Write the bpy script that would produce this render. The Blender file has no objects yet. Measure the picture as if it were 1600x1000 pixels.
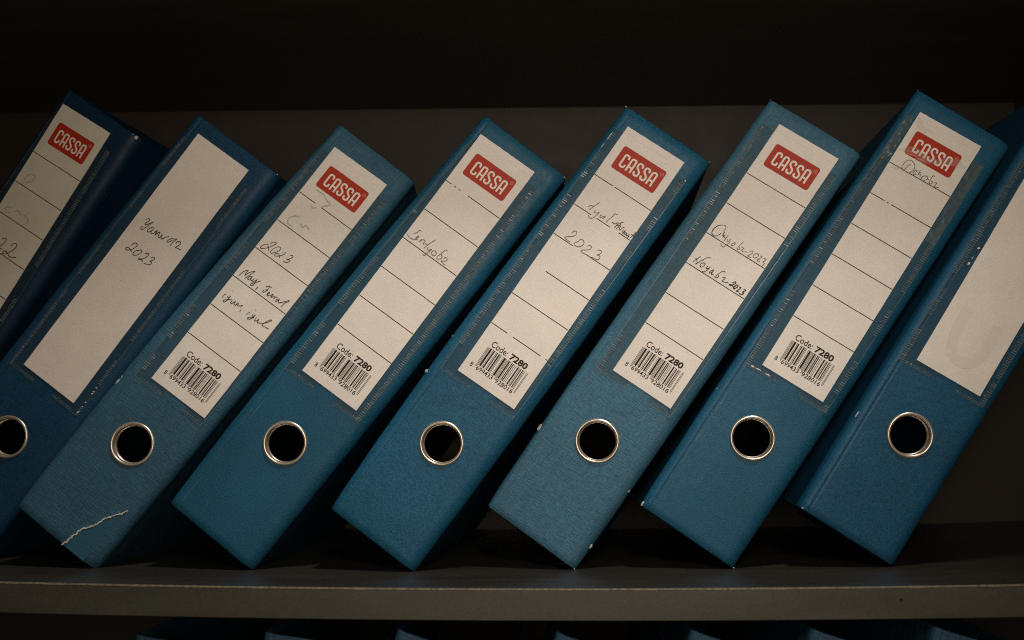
import bpy, bmesh, math, random
from mathutils import Vector, Matrix, noise

scene = bpy.context.scene
COL = scene.collection
random.seed(7)
MM = 0.001

# ------------------------------------------------------------------ measured data
POSE = {
    'A': {'loc': [-0.35034, 0.01652, 0.00101], 'lean': 0.58708, 'yaw': -0.13135, 'pitch': 0.03313, 'W': 67.29, 'H': 334.0, 'label': [13.21, 133.08, 0.0413]},
    'B': {'loc': [-0.26221, 0.00994, -0.0006], 'lean': 0.64168, 'yaw': -0.00101, 'pitch': -0.00859, 'W': 71.0, 'H': 318.0, 'label': [13.66, 116.95, 0.0187]},
    'C': {'loc': [-0.17392, -0.0121, -0.00187], 'lean': 0.65327, 'yaw': 0.07834, 'pitch': 0.03572, 'W': 64.16, 'H': 318.0, 'label': [14.17, 112.99, 0.0283]},
    'D': {'loc': [-0.07554, -0.00701, -0.00124], 'lean': 0.65686, 'yaw': 0.0416, 'pitch': 0.01174, 'W': 67.44, 'H': 318.0, 'label': [13.01, 115.85, 0.034]},
    'E': {'loc': [0.02566, -0.00585, -0.00043], 'lean': 0.61961, 'yaw': -0.01153, 'pitch': 0.02723, 'W': 65.55, 'H': 318.0, 'label': [13.63, 116.54, 0.0232]},
    'F': {'loc': [0.12509, 0.00621, 0.00108], 'lean': 0.60333, 'yaw': -0.07741, 'pitch': 0.02845, 'W': 68.2, 'H': 318.0, 'label': [16.87, 116.12, 0.0125]},
    'G': {'loc': [0.22288, 0.00615, 0.00365], 'lean': 0.58751, 'yaw': -0.01456, 'pitch': -0.00188, 'W': 68.07, 'H': 318.0, 'label': [14.24, 115.43, 0.0269]},
    'H': {'loc': [0.31968, 0.0056, 0.00653], 'lean': 0.55744, 'yaw': -0.00511, 'pitch': -0.04029, 'W': 66.49, 'H': 318.0, 'label': [12.77, 115.49, 0.02]},
}
WRITING = {   # pen strokes in mm from the lower left corner of the card
    'B': [('pen',0.5,[[(7.11,123.98),(7.64,125.24),(8.96,125.89),(9.51,124.82),(8.79,123.02),(8.34,121.65),(9.18,121.37),(10.31,122.65),(11.51,124.61),(12.29,125.93),(11.52,123.04),(10.36,119.88),(9.29,117.37),(8.27,117.11),(7.87,118.4),(8.41,119.25)],[(14.76,123.2),(13.78,122.5),(12.75,120.72),(12.66,118.9),(13.83,118.58),(14.95,120.25),(15.15,122.31),(15.26,119.48),(16.06,119.0),(17.02,119.57),(17.68,122.2),(18.04,122.75),(18.67,119.41)],[(18.67,119.41),(19.5,122.22),(20.31,122.97),(20.61,120.97),(21.14,119.84),(22.28,120.24),(22.61,122.52),(23.08,120.53),(23.92,120.08),(24.74,121.13),(25.3,122.58),(27.12,124.29)],[(30.18,125.02),(28.76,123.6),(27.94,121.39),(28.35,120.64),(29.43,121.58),(30.75,124.15),(32.36,126.11),(31.55,122.52),(31.48,120.14)],[(33.63,123.42),(33.95,125.1),(35.11,125.93),(36.23,125.28),(36.18,123.8),(35.24,121.68),(35.26,121.11),(36.78,121.5),(39.02,121.89)]]),('pen',0.5,[[(9.92,105.01),(10.55,106.92),(11.92,107.89),(13.12,107.3),(12.9,105.11),(11.45,102.32),(9.64,100.74),(8.3,100.65),(8.07,101.94),(9.48,102.49),(11.28,101.91),(12.74,101.62)],[(16.22,105.16),(14.62,103.72),(14.17,101.36),(15.02,100.52),(16.53,101.31),(17.89,103.45),(18.37,105.54),(17.3,106.11),(16.03,105.02)],[(21.0,105.68),(22.07,107.02),(23.2,107.14),(23.25,105.14),(22.13,102.72),(20.24,100.49),(19.18,100.43),(19.56,101.34),(21.06,101.37),(22.8,100.87)],[(26.11,106.15),(26.98,107.35),(28.19,107.06),(28.11,105.55),(26.71,103.85),(27.95,103.99),(28.36,102.54),(27.2,101.31),(24.57,100.41)]])],
    'C': [('pen',0.42,[[(6.51,113.84),(6.87,115.04),(7.65,116.17),(9.18,116.82),(9.54,115.9),(8.54,113.86),(7.18,111.36),(5.21,109.16),(3.57,107.94),(2.87,108.35),(3.21,110.28),(4.42,112.03),(5.62,112.62),(6.48,111.77),(7.71,110.45),(8.71,109.89)],[(13.17,115.99),(11.82,115.36),(10.5,113.26),(9.83,110.35),(10.13,109.27),(11.4,109.77),(13.1,111.85),(14.0,114.0),(13.92,115.42),(13.17,115.99)],[(16.77,114.01),(16.91,114.3)],[(18.02,115.38),(18.28,114.2),(17.58,112.75),(15.84,110.72),(14.26,109.44),(13.46,109.51),(13.51,110.85),(14.63,111.79),(15.73,111.57),(17.07,110.34)],[(21.74,115.46),(22.91,116.33),(23.77,116.04),(23.54,114.58),(22.28,112.9),(21.48,112.12),(23.31,112.99),(23.88,112.6),(23.47,111.37),(22.2,110.17),(20.34,109.8)]]),('pen',0.45,[[(3.28,85.4),(3.7,87.57),(4.3,89.75),(6.11,91.5),(5.87,88.88),(6.55,87.65)],[(6.45,88.15),(7.63,91.06),(10.05,93.72),(8.57,89.14),(7.51,85.93)],[(10.59,89.89),(9.24,88.66),(9.14,86.96),(9.98,87.0),(10.68,88.68),(10.78,89.8),(11.08,87.82),(12.12,87.61)],[(12.35,89.51),(12.37,87.8),(13.22,87.67),(14.02,89.24)],[(14.41,90.58),(14.68,87.31),(14.45,85.4),(13.21,84.77),(12.91,85.88),(14.76,87.94),(16.76,90.69)],[(17.94,86.71),(17.86,85.5),(17.5,84.49)],[(22.04,89.75),(22.91,91.21),(25.11,91.73)],[(23.97,90.83),(23.76,87.56),(22.86,86.14),(22.01,86.26),(22.25,87.42)],[(23.07,88.44),(24.44,88.76)],[(25.8,86.31),(26.47,87.95),(25.89,88.39),(25.46,86.74),(26.23,85.76),(27.19,86.75)],[(27.84,86.66),(28.64,88.87),(28.8,86.69),(29.51,86.75),(29.75,88.2),(30.46,88.03)],[(30.89,86.62),(31.25,88.5),(32.36,88.57)],[(33.15,88.29),(32.63,86.75),(32.99,86.16),(33.8,87.33),(33.94,88.76),(34.35,86.99),(35.52,86.76)],[(35.52,86.76),(37.57,89.15),(39.53,91.58),(39.71,90.84),(38.45,88.76),(38.13,86.97),(38.04,85.47)]]),('pen',0.45,[[(6.48,75.12),(6.75,75.21)],[(4.21,70.9),(3.62,69.6),(3.68,67.92)],[(5.99,70.49),(6.62,69.7),(7.44,71.0)],[(7.39,71.65),(7.43,68.69),(6.84,66.52),(5.78,66.03),(5.57,67.02),(7.43,68.69),(9.17,70.14)],[(10.01,70.19),(10.1,68.25),(10.92,68.1),(11.69,69.54),(12.1,70.99),(12.34,68.87),(13.16,68.79)],[(13.77,71.08),(13.73,68.06)],[(13.78,68.44),(14.62,70.73),(14.91,69.5),(15.63,69.47),(17.47,71.23)],[(17.14,70.7),(17.35,69.71)],[(18.36,68.45),(18.51,66.95)],[(26.1,73.94),(26.37,74.03)],[(24.06,70.37),(23.26,69.2),(23.16,68.16)],[(26.38,70.37),(26.83,69.44),(27.91,70.64)],[(27.97,71.43),(27.67,68.75),(26.36,66.75),(25.21,66.53),(25.56,67.76),(28.34,69.36)],[(29.68,70.23),(29.62,68.48),(30.41,68.2),(31.46,69.95),(31.54,70.58),(31.94,68.47),(33.01,68.58)],[(33.01,68.58),(35.33,70.01),(37.4,72.51),(38.72,74.64),(37.82,74.54),(36.39,72.33),(35.56,69.15),(36.04,68.54),(37.94,68.91),(40.42,69.21)]]),('smear',0.8,[[(8.53,160.36),(11.85,160.62),(14.21,160.6),(17.89,158.88),(21.49,158.0),(20.97,156.42),(18.72,154.04)],[(11.78,150.2),(13.09,149.27),(14.49,149.72),(15.67,150.83)],[(10.68,139.04),(8.17,138.36),(6.17,135.7),(6.08,132.98),(7.66,131.2),(10.5,131.67)],[(14.3,136.13),(16.87,135.09),(17.47,137.31),(20.65,136.6)]])],
    'D': [('pencil',0.45,[[(7.48,116.25),(6.57,116.63),(5.84,115.68),(5.77,114.39),(5.14,113.31),(4.21,112.63)],[(1.38,109.62),(2.37,109.01),(4.02,108.75),(5.8,109.14),(7.39,109.88),(7.91,111.17)],[(7.63,111.38),(8.27,112.55),(7.72,112.9),(7.26,112.15),(7.39,110.59),(8.1,110.19),(8.62,110.98)],[(10.77,112.42),(10.44,110.11)],[(10.57,110.49),(11.4,112.67),(12.59,112.91),(13.38,112.79),(13.12,110.94),(13.56,110.63)],[(18.17,117.3),(16.48,113.05),(15.43,108.68)],[(14.22,111.4),(15.95,111.84)],[(17.32,110.56),(17.71,109.39),(18.69,109.28),(19.59,110.67)],[(19.87,111.29),(19.6,109.44),(18.8,106.67),(18.43,104.96),(16.94,105.03)],[(21.96,111.24),(20.88,110.04),(21.36,108.74),(23.0,108.2),(24.07,108.97),(23.94,110.53),(22.79,111.35),(21.96,111.24)],[(28.64,115.9),(27.69,116.24),(27.03,114.93),(26.43,112.42),(25.76,109.46),(26.16,108.1),(27.39,108.38),(27.99,109.35),(28.35,110.52),(27.83,111.38),(26.73,112.02)],[(29.66,110.85),(30.42,112.03),(31.82,111.81),(32.02,110.71),(30.75,109.38),(29.32,108.55),(30.55,108.0),(33.11,107.72)]])],
    'E': [('pencil',0.45,[[(13.22,138.89),(11.43,134.75),(10.62,131.72)],[(8.63,132.88),(9.73,134.45),(11.8,135.0)],[(13.78,133.28),(13.92,131.88),(14.93,132.0),(16.23,133.26)],[(16.81,133.76),(16.15,130.99),(15.01,127.9),(13.28,127.41),(12.06,128.25)],[(18.94,133.41),(18.39,131.83),(19.28,131.32),(20.25,132.91),(21.57,133.52),(20.58,131.64)],[(21.62,133.44),(20.97,132.01)],[(25.53,138.66),(24.85,134.88),(23.73,131.76),(24.43,131.29)],[(26.92,138.75),(25.68,138.59)]]),('pen',0.45,[[(27.06,133.05),(27.89,132.78),(29.26,133.15),(30.19,134.71)],[(30.24,130.67),(30.81,134.19),(33.05,137.07)],[(32.16,135.37),(32.13,132.87),(31.66,130.79)],[(31.0,133.11),(32.91,133.95)],[(32.98,133.61),(33.34,131.48),(34.07,131.59),(34.49,133.35),(35.21,134.67)],[(35.98,133.14),(35.57,131.76),(36.28,131.26),(36.87,132.37),(37.05,133.14),(37.02,131.2),(36.64,130.56)],[(38.05,132.45),(37.57,131.18),(38.34,130.99),(38.79,132.39)],[(39.25,131.87),(39.13,130.86),(40.01,131.29)],[(40.48,132.26),(40.2,131.25),(41.18,131.14),(40.52,130.14)],[(43.18,135.72),(42.7,133.1),(42.34,131.09)],[(41.58,133.17),(43.95,133.0)]]),('pencil',0.45,[[(9.8,112.91),(10.19,114.72),(11.9,115.15),(12.6,113.58),(11.2,111.26),(7.63,108.15),(9.97,107.51),(11.99,107.5)],[(16.06,110.5),(16.47,111.88),(17.43,113.08),(19.46,112.41),(20.05,110.6),(18.73,108.18),(16.19,107.29),(14.84,107.93),(15.25,109.3),(16.29,110.55)],[(22.67,111.11),(23.32,112.53),(24.95,112.53),(25.42,111.03),(23.96,109.22),(21.13,107.04),(21.96,106.23),(24.52,106.19)],[(29.63,112.77),(31.05,113.84),(32.31,113.09),(32.01,111.25),(30.98,110.0),(32.86,110.55),(33.49,109.07),(32.82,107.68),(28.71,106.77)]])],
    'F': [('pen',0.5,[[(5.16,115.24),(3.59,113.53),(2.75,110.2),(3.31,107.79),(5.15,107.03),(7.04,108.25),(8.16,110.85)],[(9.79,109.68),(9.63,112.7)],[(10.96,111.27),(9.96,110.13),(10.81,109.85),(11.79,109.79)],[(12.56,112.3),(12.46,108.14)]]),('pencil',0.4,[[(5.1,115.34),(7.45,116.36),(8.81,115.5),(8.81,112.72)],[(4.8,112.09),(5.18,112.12)],[(13.72,109.79),(14.12,108.66),(15.13,109.17),(15.52,110.82)],[(15.85,109.09),(14.46,104.24),(11.65,104.98)],[(18.77,110.42),(17.58,108.68),(18.21,107.71),(19.24,109.2),(19.28,110.47)],[(22.9,113.79),(22.06,108.95),(22.28,107.58),(23.62,108.59),(22.9,109.5)],[(23.67,110.35),(25.47,110.34),(24.84,108.55),(26.43,108.34)],[(27.04,108.94),(28.69,109.25)],[(29.68,110.79),(30.92,111.94),(31.53,110.47),(30.18,107.66),(32.1,107.75)],[(33.33,111.78),(32.95,109.81),(34.12,108.71),(35.43,110.05),(35.35,111.92),(33.33,111.78)],[(36.65,111.73),(37.83,112.15),(37.12,109.98),(36.43,108.5),(38.15,108.58)],[(39.29,111.73),(41.0,111.81),(40.16,109.55),(41.48,109.03),(40.87,106.92)]]),('pen',0.45,[[(3.65,85.92),(4.58,88.61),(5.7,91.21)],[(3.69,88.73),(5.36,87.73),(6.33,85.94)],[(5.59,85.32),(8.1,90.21),(9.49,92.7),(11.46,93.99)],[(9.59,88.96),(8.52,87.71),(8.68,85.94),(9.8,85.77),(10.73,87.42),(10.7,88.99),(9.59,88.96)],[(12.83,88.3),(12.67,86.81),(13.9,87.28),(14.56,88.74)],[(14.48,88.13),(13.23,84.42),(11.76,83.8)],[(16.99,88.39),(15.84,86.26),(16.38,85.44),(17.31,87.08),(17.38,88.51),(17.54,85.5),(18.72,85.93)],[(23.99,91.24),(22.47,90.93),(21.39,88.5),(20.46,85.83),(20.37,84.94),(21.87,85.71),(22.1,86.89),(21.3,87.41)],[(24.44,87.39),(25.84,88.3),(26.2,87.03),(25.3,85.55),(26.71,85.43),(29.35,86.47)]]),('pen',0.6,[[(30.25,85.9),(31.42,85.63),(30.74,85.87),(31.51,86.51),(33.51,85.97)],[(31.67,88.0),(32.75,89.39),(33.38,88.63),(31.65,85.78)],[(34.36,88.24),(33.93,86.04),(34.23,85.07),(35.22,86.41),(35.46,88.28),(34.36,88.24)],[(36.53,87.95),(37.63,87.99),(37.02,85.87),(36.54,84.87),(38.1,85.21)],[(39.62,88.27),(41.2,88.27),(39.96,86.43),(41.12,86.16),(40.27,84.72),(38.94,84.53)]])],
    'G': [('pencil',0.45,[[(11.16,156.99),(11.03,155.04),(10.66,152.6),(9.52,152.95),(8.16,153.4)],[(8.33,154.96),(8.61,157.76),(9.68,159.88),(12.0,160.42),(14.29,159.49),(15.52,157.21),(15.26,154.84),(14.15,152.99),(12.49,152.55),(10.66,153.06)],[(11.21,156.9),(12.25,158.12)],[(17.13,155.11),(17.84,156.24),(17.1,156.84),(16.4,155.71),(16.34,153.93),(17.33,153.37),(18.31,154.5)],[(19.32,157.91),(19.39,154.34)],[(20.15,156.96),(19.44,155.37),(20.5,155.72),(21.0,154.57)],[(22.61,155.56),(22.28,153.79),(23.18,152.71),(24.71,153.65),(25.57,155.64),(24.59,156.66),(22.86,155.89),(22.7,155.21)],[(25.49,155.76),(26.47,155.31)],[(28.69,159.18),(27.63,158.93),(27.62,157.07),(27.67,154.19),(28.52,153.38),(29.55,154.42),(29.3,155.31),(28.49,155.4)],[(30.72,155.49),(31.76,156.24),(32.02,155.13),(31.64,153.44),(32.57,153.43),(34.25,154.29)]])],
    'A': [('pen',0.5,[[(16.39,91.91),(17.52,93.42),(18.89,93.51),(19.32,91.69),(18.3,88.26),(17.59,86.74)],[(17.81,86.17),(20.02,86.24)],[(24.84,91.57),(25.52,93.68),(27.61,94.7),(28.8,92.98),(27.23,88.65),(24.78,85.09),(22.27,84.34),(22.44,86.16),(25.4,86.31),(28.41,85.03),(32.79,86.95)]]),('smear',0.7,[[(7.03,130.55),(6.13,133.7),(7.01,137.48),(10.46,139.73),(12.41,138.48),(11.76,135.09),(8.08,132.18)],[(9.14,112.85),(6.01,111.52),(5.62,109.57),(7.48,108.46),(10.47,109.7)],[(12.41,111.23),(15.2,113.67),(17.64,112.46),(20.98,113.47),(24.85,112.65),(26.15,109.94),(23.87,107.53)]])],
}
CAM = {'f': 1636.08871488, 'loc': [0.12846045854014096, -0.6589917640908702, 0.08222879375232676], 'yaw': 0.06604090229160804, 'pitch': 0.11243855165268477, 'roll': 0.010276429835281693}
SHELF = {'Hc': 0.3938445419056593, 'yf': -0.07502426655703029, 'yb': 0.3041955968478714, 'th': 0.017012210024003806, 'sag': [-0.0014197238708637226, 0.03849657863198445, -0.13090047795629164]}


# ------------------------------------------------------------------ camera, lamps, exposure
def look_axes(yaw, pitch, roll):
    f = Vector((-math.sin(yaw) * math.cos(pitch), math.cos(yaw) * math.cos(pitch), math.sin(pitch)))
    r = f.cross(Vector((0, 0, 1))).normalized()
    u = r.cross(f)
    c, s = math.cos(roll), math.sin(roll)
    return c * r + s * u, -s * r + c * u, f

cam_data = bpy.data.cameras.new("camera")
cam_data.sensor_width = 36.0
cam_data.lens = CAM['f'] * 36.0 / 1600.0
cam_data.clip_start = 0.01
cam_data.clip_end = 50.0
cam_data.dof.use_dof = True
cam_data.dof.focus_distance = 0.665
cam_data.dof.aperture_fstop = 9.0
cam = bpy.data.objects.new("camera", cam_data)
R_, U_, F_ = look_axes(CAM['yaw'], CAM['pitch'], CAM['roll'])
m = Matrix((R_, U_, -F_)).transposed().to_4x4()
m.translation = Vector(CAM['loc'])
cam.matrix_world = m
COL.objects.link(cam)
scene.camera = cam

world = bpy.data.worlds.new("World")
scene.world = world
world.use_nodes = True
bg = world.node_tree.nodes["Background"]
bg.inputs[0].default_value = (1.0, 0.62, 0.34, 1)
bg.inputs[1].default_value = 0.060

def spot(name, loc, target, energy, size_deg, blend, radius, color):
    l = bpy.data.lights.new(name, 'SPOT')
    l.energy = energy
    l.spot_size = math.radians(size_deg)
    l.spot_blend = blend
    l.shadow_soft_size = radius
    l.color = color
    o = bpy.data.objects.new(name, l)
    o.location = loc
    d = Vector(target) - Vector(loc)
    o.rotation_euler = d.to_track_quat('-Z', 'Y').to_euler()
    COL.objects.link(o)
    return o

spot("room_lamp", (0.230, -0.772, 0.360), (0.140, 0.0, 0.248), 10.6, 61.3, 1.0, 0.07, (1.0, 0.92, 0.80))
spot("ceiling_lamp", (0.400, -0.355, 1.125), (0.072, 0.0, 0.200), 37.0, 47.3, 1.0, 0.07, (1.0, 0.93, 0.86))

def area(name, loc, target, energy, sx, sy, color):
    l = bpy.data.lights.new(name, 'AREA')
    l.shape = 'RECTANGLE'
    l.size, l.size_y = sx, sy
    l.energy = energy
    l.color = color
    o = bpy.data.objects.new(name, l)
    o.location = loc
    o.rotation_euler = (Vector(target) - Vector(loc)).to_track_quat('-Z', 'Y').to_euler()
    COL.objects.link(o)
    return o
area("front_fill", (-.1, -2.3, -.1), (.1, 0, .1), .7, 1.6, 1.2, (1.0, .88, .72))  # added broad fill from the front, for the underside and lower binders
area("camera_fill", (.13, -.95, .10), (.13, 0, .12), 1.35, .30, .22, (1.0, .84, .66))  # added fill lamp behind the camera, lifts the gaps and shadows

vs = scene.view_settings
scene.display_settings.display_device = 'sRGB'
vs.view_transform = 'Standard'
vs.look = 'None'
vs.exposure = 0.0
vs.gamma = 1.0
vs.use_curve_mapping = False
scene.render.film_transparent = False
scene.cycles.use_denoising = False
scene.cycles.filter_width = 1.05
scene.cycles.max_bounces = 8
scene.cycles.transparent_max_bounces = 12

# ------------------------------------------------------------------ materials
def nodes_of(name):
    mt = bpy.data.materials.new(name)
    mt.use_nodes = True
    nt = mt.node_tree
    return mt, nt, nt.nodes, nt.links, nt.nodes["Principled BSDF"]

def add(ns, kind, **kw):
    n = ns.new(kind)
    for k, v in kw.items():
        setattr(n, k, v)
    return n

def noise_tex(ns, ls, coord, scale, detail=2.0, rough=0.5):
    n = ns.new("ShaderNodeTexNoise")
    n.inputs["Scale"].default_value = scale
    n.inputs["Detail"].default_value = detail
    n.inputs["Roughness"].default_value = rough
    ls.new(coord, n.inputs["Vector"])
    return n.outputs["Fac"]

def ramp(ns, ls, fac, p0, c0, p1, c1):
    r = ns.new("ShaderNodeValToRGB")
    r.color_ramp.elements[0].position = p0
    r.color_ramp.elements[0].color = (*c0, 1)
    r.color_ramp.elements[1].position = p1
    r.color_ramp.elements[1].color = (*c1, 1)
    ls.new(fac, r.inputs[0])
    return r.outputs[0]

def math_node(ns, ls, op, a, b):
    n = ns.new("ShaderNodeMath")
    n.operation = op
    for i, v in enumerate((a, b)):
        if isinstance(v, (int, float)):
            n.inputs[i].default_value = v
        else:
            ls.new(v, n.inputs[i])
    return n.outputs[0]

def mix_col(ns, ls, fac, a, b, mode='MIX'):
    n = ns.new("ShaderNodeMix")
    n.data_type = 'RGBA'
    n.blend_type = mode
    ins = [s for s in n.inputs if s.enabled]
    for s, v in zip(ins, (fac, a, b)):
        if hasattr(v, 'is_output'):
            ls.new(v, s)
        elif isinstance(v, (int, float)):
            s.default_value = v
        else:
            s.default_value = (*v, 1)
    return [s for s in n.outputs if s.enabled][0]

def vinyl(name, base, rough, seed, linen=False):
    mt, nt, ns, ls, b = nodes_of(name)
    tc = ns.new("ShaderNodeTexCoord")
    mp = ns.new("ShaderNodeMapping")
    mp.inputs["Location"].default_value = (seed, seed * 1.7, seed * .3)
    ls.new(tc.outputs["Object"], mp.inputs["Vector"])
    co = mp.outputs[0]
    big = noise_tex(ns, ls, co, 16, 4, .6)
    fine = noise_tex(ns, ls, co, 1150, 2, .6)
    mid = noise_tex(ns, ls, co, 240, 3, .6)
    lo = tuple(c * .86 for c in base)
    hi = tuple(c * 1.12 for c in base)
    c = ramp(ns, ls, big, .3, lo, .72, hi)
    c = mix_col(ns, ls, .35 if linen else .7, c, ramp(ns, ls, fine, .36, (.55, .57, .6), .64, (1.35, 1.33, 1.3)), 'MULTIPLY')
    # scuffs: fine pale scratches that run with the spine
    ms = ns.new("ShaderNodeMapping")
    ms.inputs["Scale"].default_value = (900, 900, 26)
    ls.new(co, ms.inputs["Vector"])
    scr = noise_tex(ns, ls, ms.outputs[0], 1.0, 2, .5)
    patch = noise_tex(ns, ls, co, 30, 2, .5)
    sc = math_node(ns, ls, 'MULTIPLY', ramp(ns, ls, scr, .68, (0, 0, 0), .78, (1, 1, 1)), ramp(ns, ls, patch, .5, (0, 0, 0), .66, (.5, .5, .5)))
    c = mix_col(ns, ls, sc, c, (.16, .24, .29))
    h = math_node(ns, ls, 'ADD', fine, math_node(ns, ls, 'MULTIPLY', mid, .6))
    if linen:
        hs = []
        for sx, sz in ((3000, 240), (300, 3000)):
            mw = ns.new("ShaderNodeMapping")
            mw.inputs["Scale"].default_value = (sx, 300, sz)
            ls.new(co, mw.inputs["Vector"])
            hs.append(noise_tex(ns, ls, mw.outputs[0], .55, 2, .6))
        weave = math_node(ns, ls, 'ADD', hs[0], hs[1])
        wv = math_node(ns, ls, 'MULTIPLY', weave, .5)
        c = mix_col(ns, ls, .58, c, ramp(ns, ls, wv, .40, (.62, .64, .66), .60, (1.28, 1.26, 1.24)), 'MULTIPLY')
        h = math_node(ns, ls, 'ADD', h, math_node(ns, ls, 'MULTIPLY', weave, 2.0))
    bp = ns.new("ShaderNodeBump")
    bp.inputs["Strength"].default_value = .55 if linen else .5
    bp.inputs["Distance"].default_value = .00035 if linen else .0003
    ls.new(h, bp.inputs["Height"])
    ls.new(bp.outputs[0], b.inputs["Normal"])
    ls.new(c, b.inputs["Base Color"])
    ls.new(ramp(ns, ls, mid, .3, (rough - .07,) * 3, .7, (rough + .08,) * 3), b.inputs["Roughness"])
    b.inputs["Specular IOR Level"].default_value = .34 if linen else .22
    return mt

BLUE = (.0105, .086, .158)
LINEN = (.040, .132, .206)
TINT = {'A': (.30, .26, .32), 'B': (.62, .54, .62), 'D': (.95, .94, .92), 'E': (1, 1.04, 1.06), 'G': (.98, .96, .97), 'H': (.86, .84, .90)}  # A, B and H carry the shade of the row's ends in their colour
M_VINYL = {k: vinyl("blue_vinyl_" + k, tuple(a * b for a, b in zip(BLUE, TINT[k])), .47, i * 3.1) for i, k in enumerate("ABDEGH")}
M_VINYL['C'] = vinyl("blue_linen_C", tuple(c * k for c, k in zip(LINEN, (.62, .72, .74))), .55, 4.4, True)
M_VINYL['F'] = vinyl("blue_linen_F", LINEN, .52, 9.7, True)
M_VINYL['L'] = vinyl("blue_linen_lower", (.022, .085, .15), .5, 14.2, True)

def plain(name, base, rough=.5, spec=.4, metal=0.0, var=.12, scale=300, alpha=1.0, bump=0.0):
    mt, nt, ns, ls, b = nodes_of(name)
    tc = ns.new("ShaderNodeTexCoord")
    f = noise_tex(ns, ls, tc.outputs["Object"], scale, 3, .6)
    c = ramp(ns, ls, f, .3, tuple(max(0, x * (1 - var)) for x in base), .7, tuple(x * (1 + var) for x in base))
    ls.new(c, b.inputs["Base Color"])
    b.inputs["Roughness"].default_value = rough
    b.inputs["Specular IOR Level"].default_value = spec
    b.inputs["Metallic"].default_value = metal
    b.inputs["Alpha"].default_value = alpha
    if bump:
        bp = ns.new("ShaderNodeBump")
        bp.inputs["Strength"].default_value = .5
        bp.inputs["Distance"].default_value = bump
        ls.new(f, bp.inputs["Height"])
        ls.new(bp.outputs[0], b.inputs["Normal"])
    return mt

def card_mat(name, base, dirt, seed):
    mt, nt, ns, ls, b = nodes_of(name)
    tc = ns.new("ShaderNodeTexCoord")
    mp = ns.new("ShaderNodeMapping")
    mp.inputs["Location"].default_value = (seed, 0, seed * .7)
    ls.new(tc.outputs["Object"], mp.inputs["Vector"])
    co = mp.outputs[0]
    fib = noise_tex(ns, ls, co, 1300, 2, .6)
    mot = noise_tex(ns, ls, co, 55, 4, .65)
    c = ramp(ns, ls, mot, .3, tuple(x * .95 for x in base), .7, tuple(x * 1.03 for x in base))
    c = mix_col(ns, ls, .7, c, ramp(ns, ls, fib, .34, (.86, .86, .85), .66, (1.10, 1.10, 1.10)), 'MULTIPLY')
    sp = noise_tex(ns, ls, co, 230, 2, .5)
    gate = noise_tex(ns, ls, co, 34, 2, .5)
    spots = math_node(ns, ls, 'MULTIPLY', ramp(ns, ls, sp, .70, (0, 0, 0), .76, (1, 1, 1)), ramp(ns, ls, gate, .52, (0, 0, 0), .64, (dirt,) * 3))
    c = mix_col(ns, ls, spots, c, (.22, .15, .10))
    ls.new(c, b.inputs["Base Color"])
    b.inputs["Roughness"].default_value = .46
    b.inputs["Specular IOR Level"].default_value = .35
    bp = ns.new("ShaderNodeBump")
    bp.inputs["Strength"].default_value = .25
    bp.inputs["Distance"].default_value = .0002
    ls.new(fib, bp.inputs["Height"])
    ls.new(bp.outputs[0], b.inputs["Normal"])
    return mt

CARD = (.735, .675, .618)
M_CARD = {k: card_mat("card_paper_" + k, CARD if k != 'A' else (.640, .615, .535), .8 if k in 'AB' else .25, i * 2.3) for i, k in enumerate("ABCDEFGH")}
M_RED = plain("logo_red", (.40, .030, .010), .5, .2, 0, .12, 500)
M_LOGO_WHITE = plain("logo_white", (.80, .72, .64), .5, .3, 0, .06, 500)
M_LOGO_MARK = plain("logo_mark_pink", (.66, .22, .15), .5, .3, 0, .06, 500)
M_INK = plain("print_black", (.016, .012, .009), .6, .15, 0, .2, 600)
M_PEN = plain("pen_ink", (.030, .025, .020), .6, .15, 0, .45, 900)
M_PENCIL = plain("pencil_lead", (.150, .130, .108), .55, .2, 0, .45, 900)
M_SMEAR = plain("erased_smear", (.40, .41, .365), .5, .3, 0, .12, 400)
M_SMEARD = plain("crease_shade", (.66, .61, .54), .5, .3, 0, .06, 400)
M_MARK = plain("show_through_grey", (.668, .612, .562), .48, .3, 0, .04, 400)
M_RING = plain("ring_nickel", (.62, .55, .46), .32, .5, .80, .06, 300)
M_HOLLOW = plain("spine_lining", (.012, .010, .008), .8, .2, 0, .1, 200)
M_CHIP = plain("worn_board", (.40, .42, .38), .7, .2, 0, .25, 700, bump=.0002)
M_TORN = plain("torn_board_edge", (.62, .54, .42), .8, .2, 0, .3, 900, bump=.0003)
M_CREASE = plain("pale_vinyl", (.05, .14, .20), .5, .4, 0, .3, 700)
M_SHADED_PAPER = plain("shaded_paper", (.055, .044, .030), .8, .1, 0, .2, 90)
M_BINFLAP = plain("smooth_vinyl", (.018, .088, .140), .42, .4, 0, .2, 900, bump=.0002)

def film(name, base, alpha, rough):
    mt = plain(name, base, rough, .5, 0, .12, 350, alpha)
    mt.node_tree.nodes["Principled BSDF"].inputs["Specular IOR Level"].default_value = .25 if name == "pocket_film" else .5
    return mt
M_FILM = film("pocket_film", (.040, .066, .076), .26, .45)
M_WELD = film("pocket_weld", (.25, .29, .285), .40, .26)
M_HAZE = film("painted_haze", (.62, .60, .55), .17, .4)
M_GLINT = film("glint_spots", (.80, .80, .76), .8, .2)
M_TAPE = film("sticky_tape_film", (.16, .20, .20), .26, .30)

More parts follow.
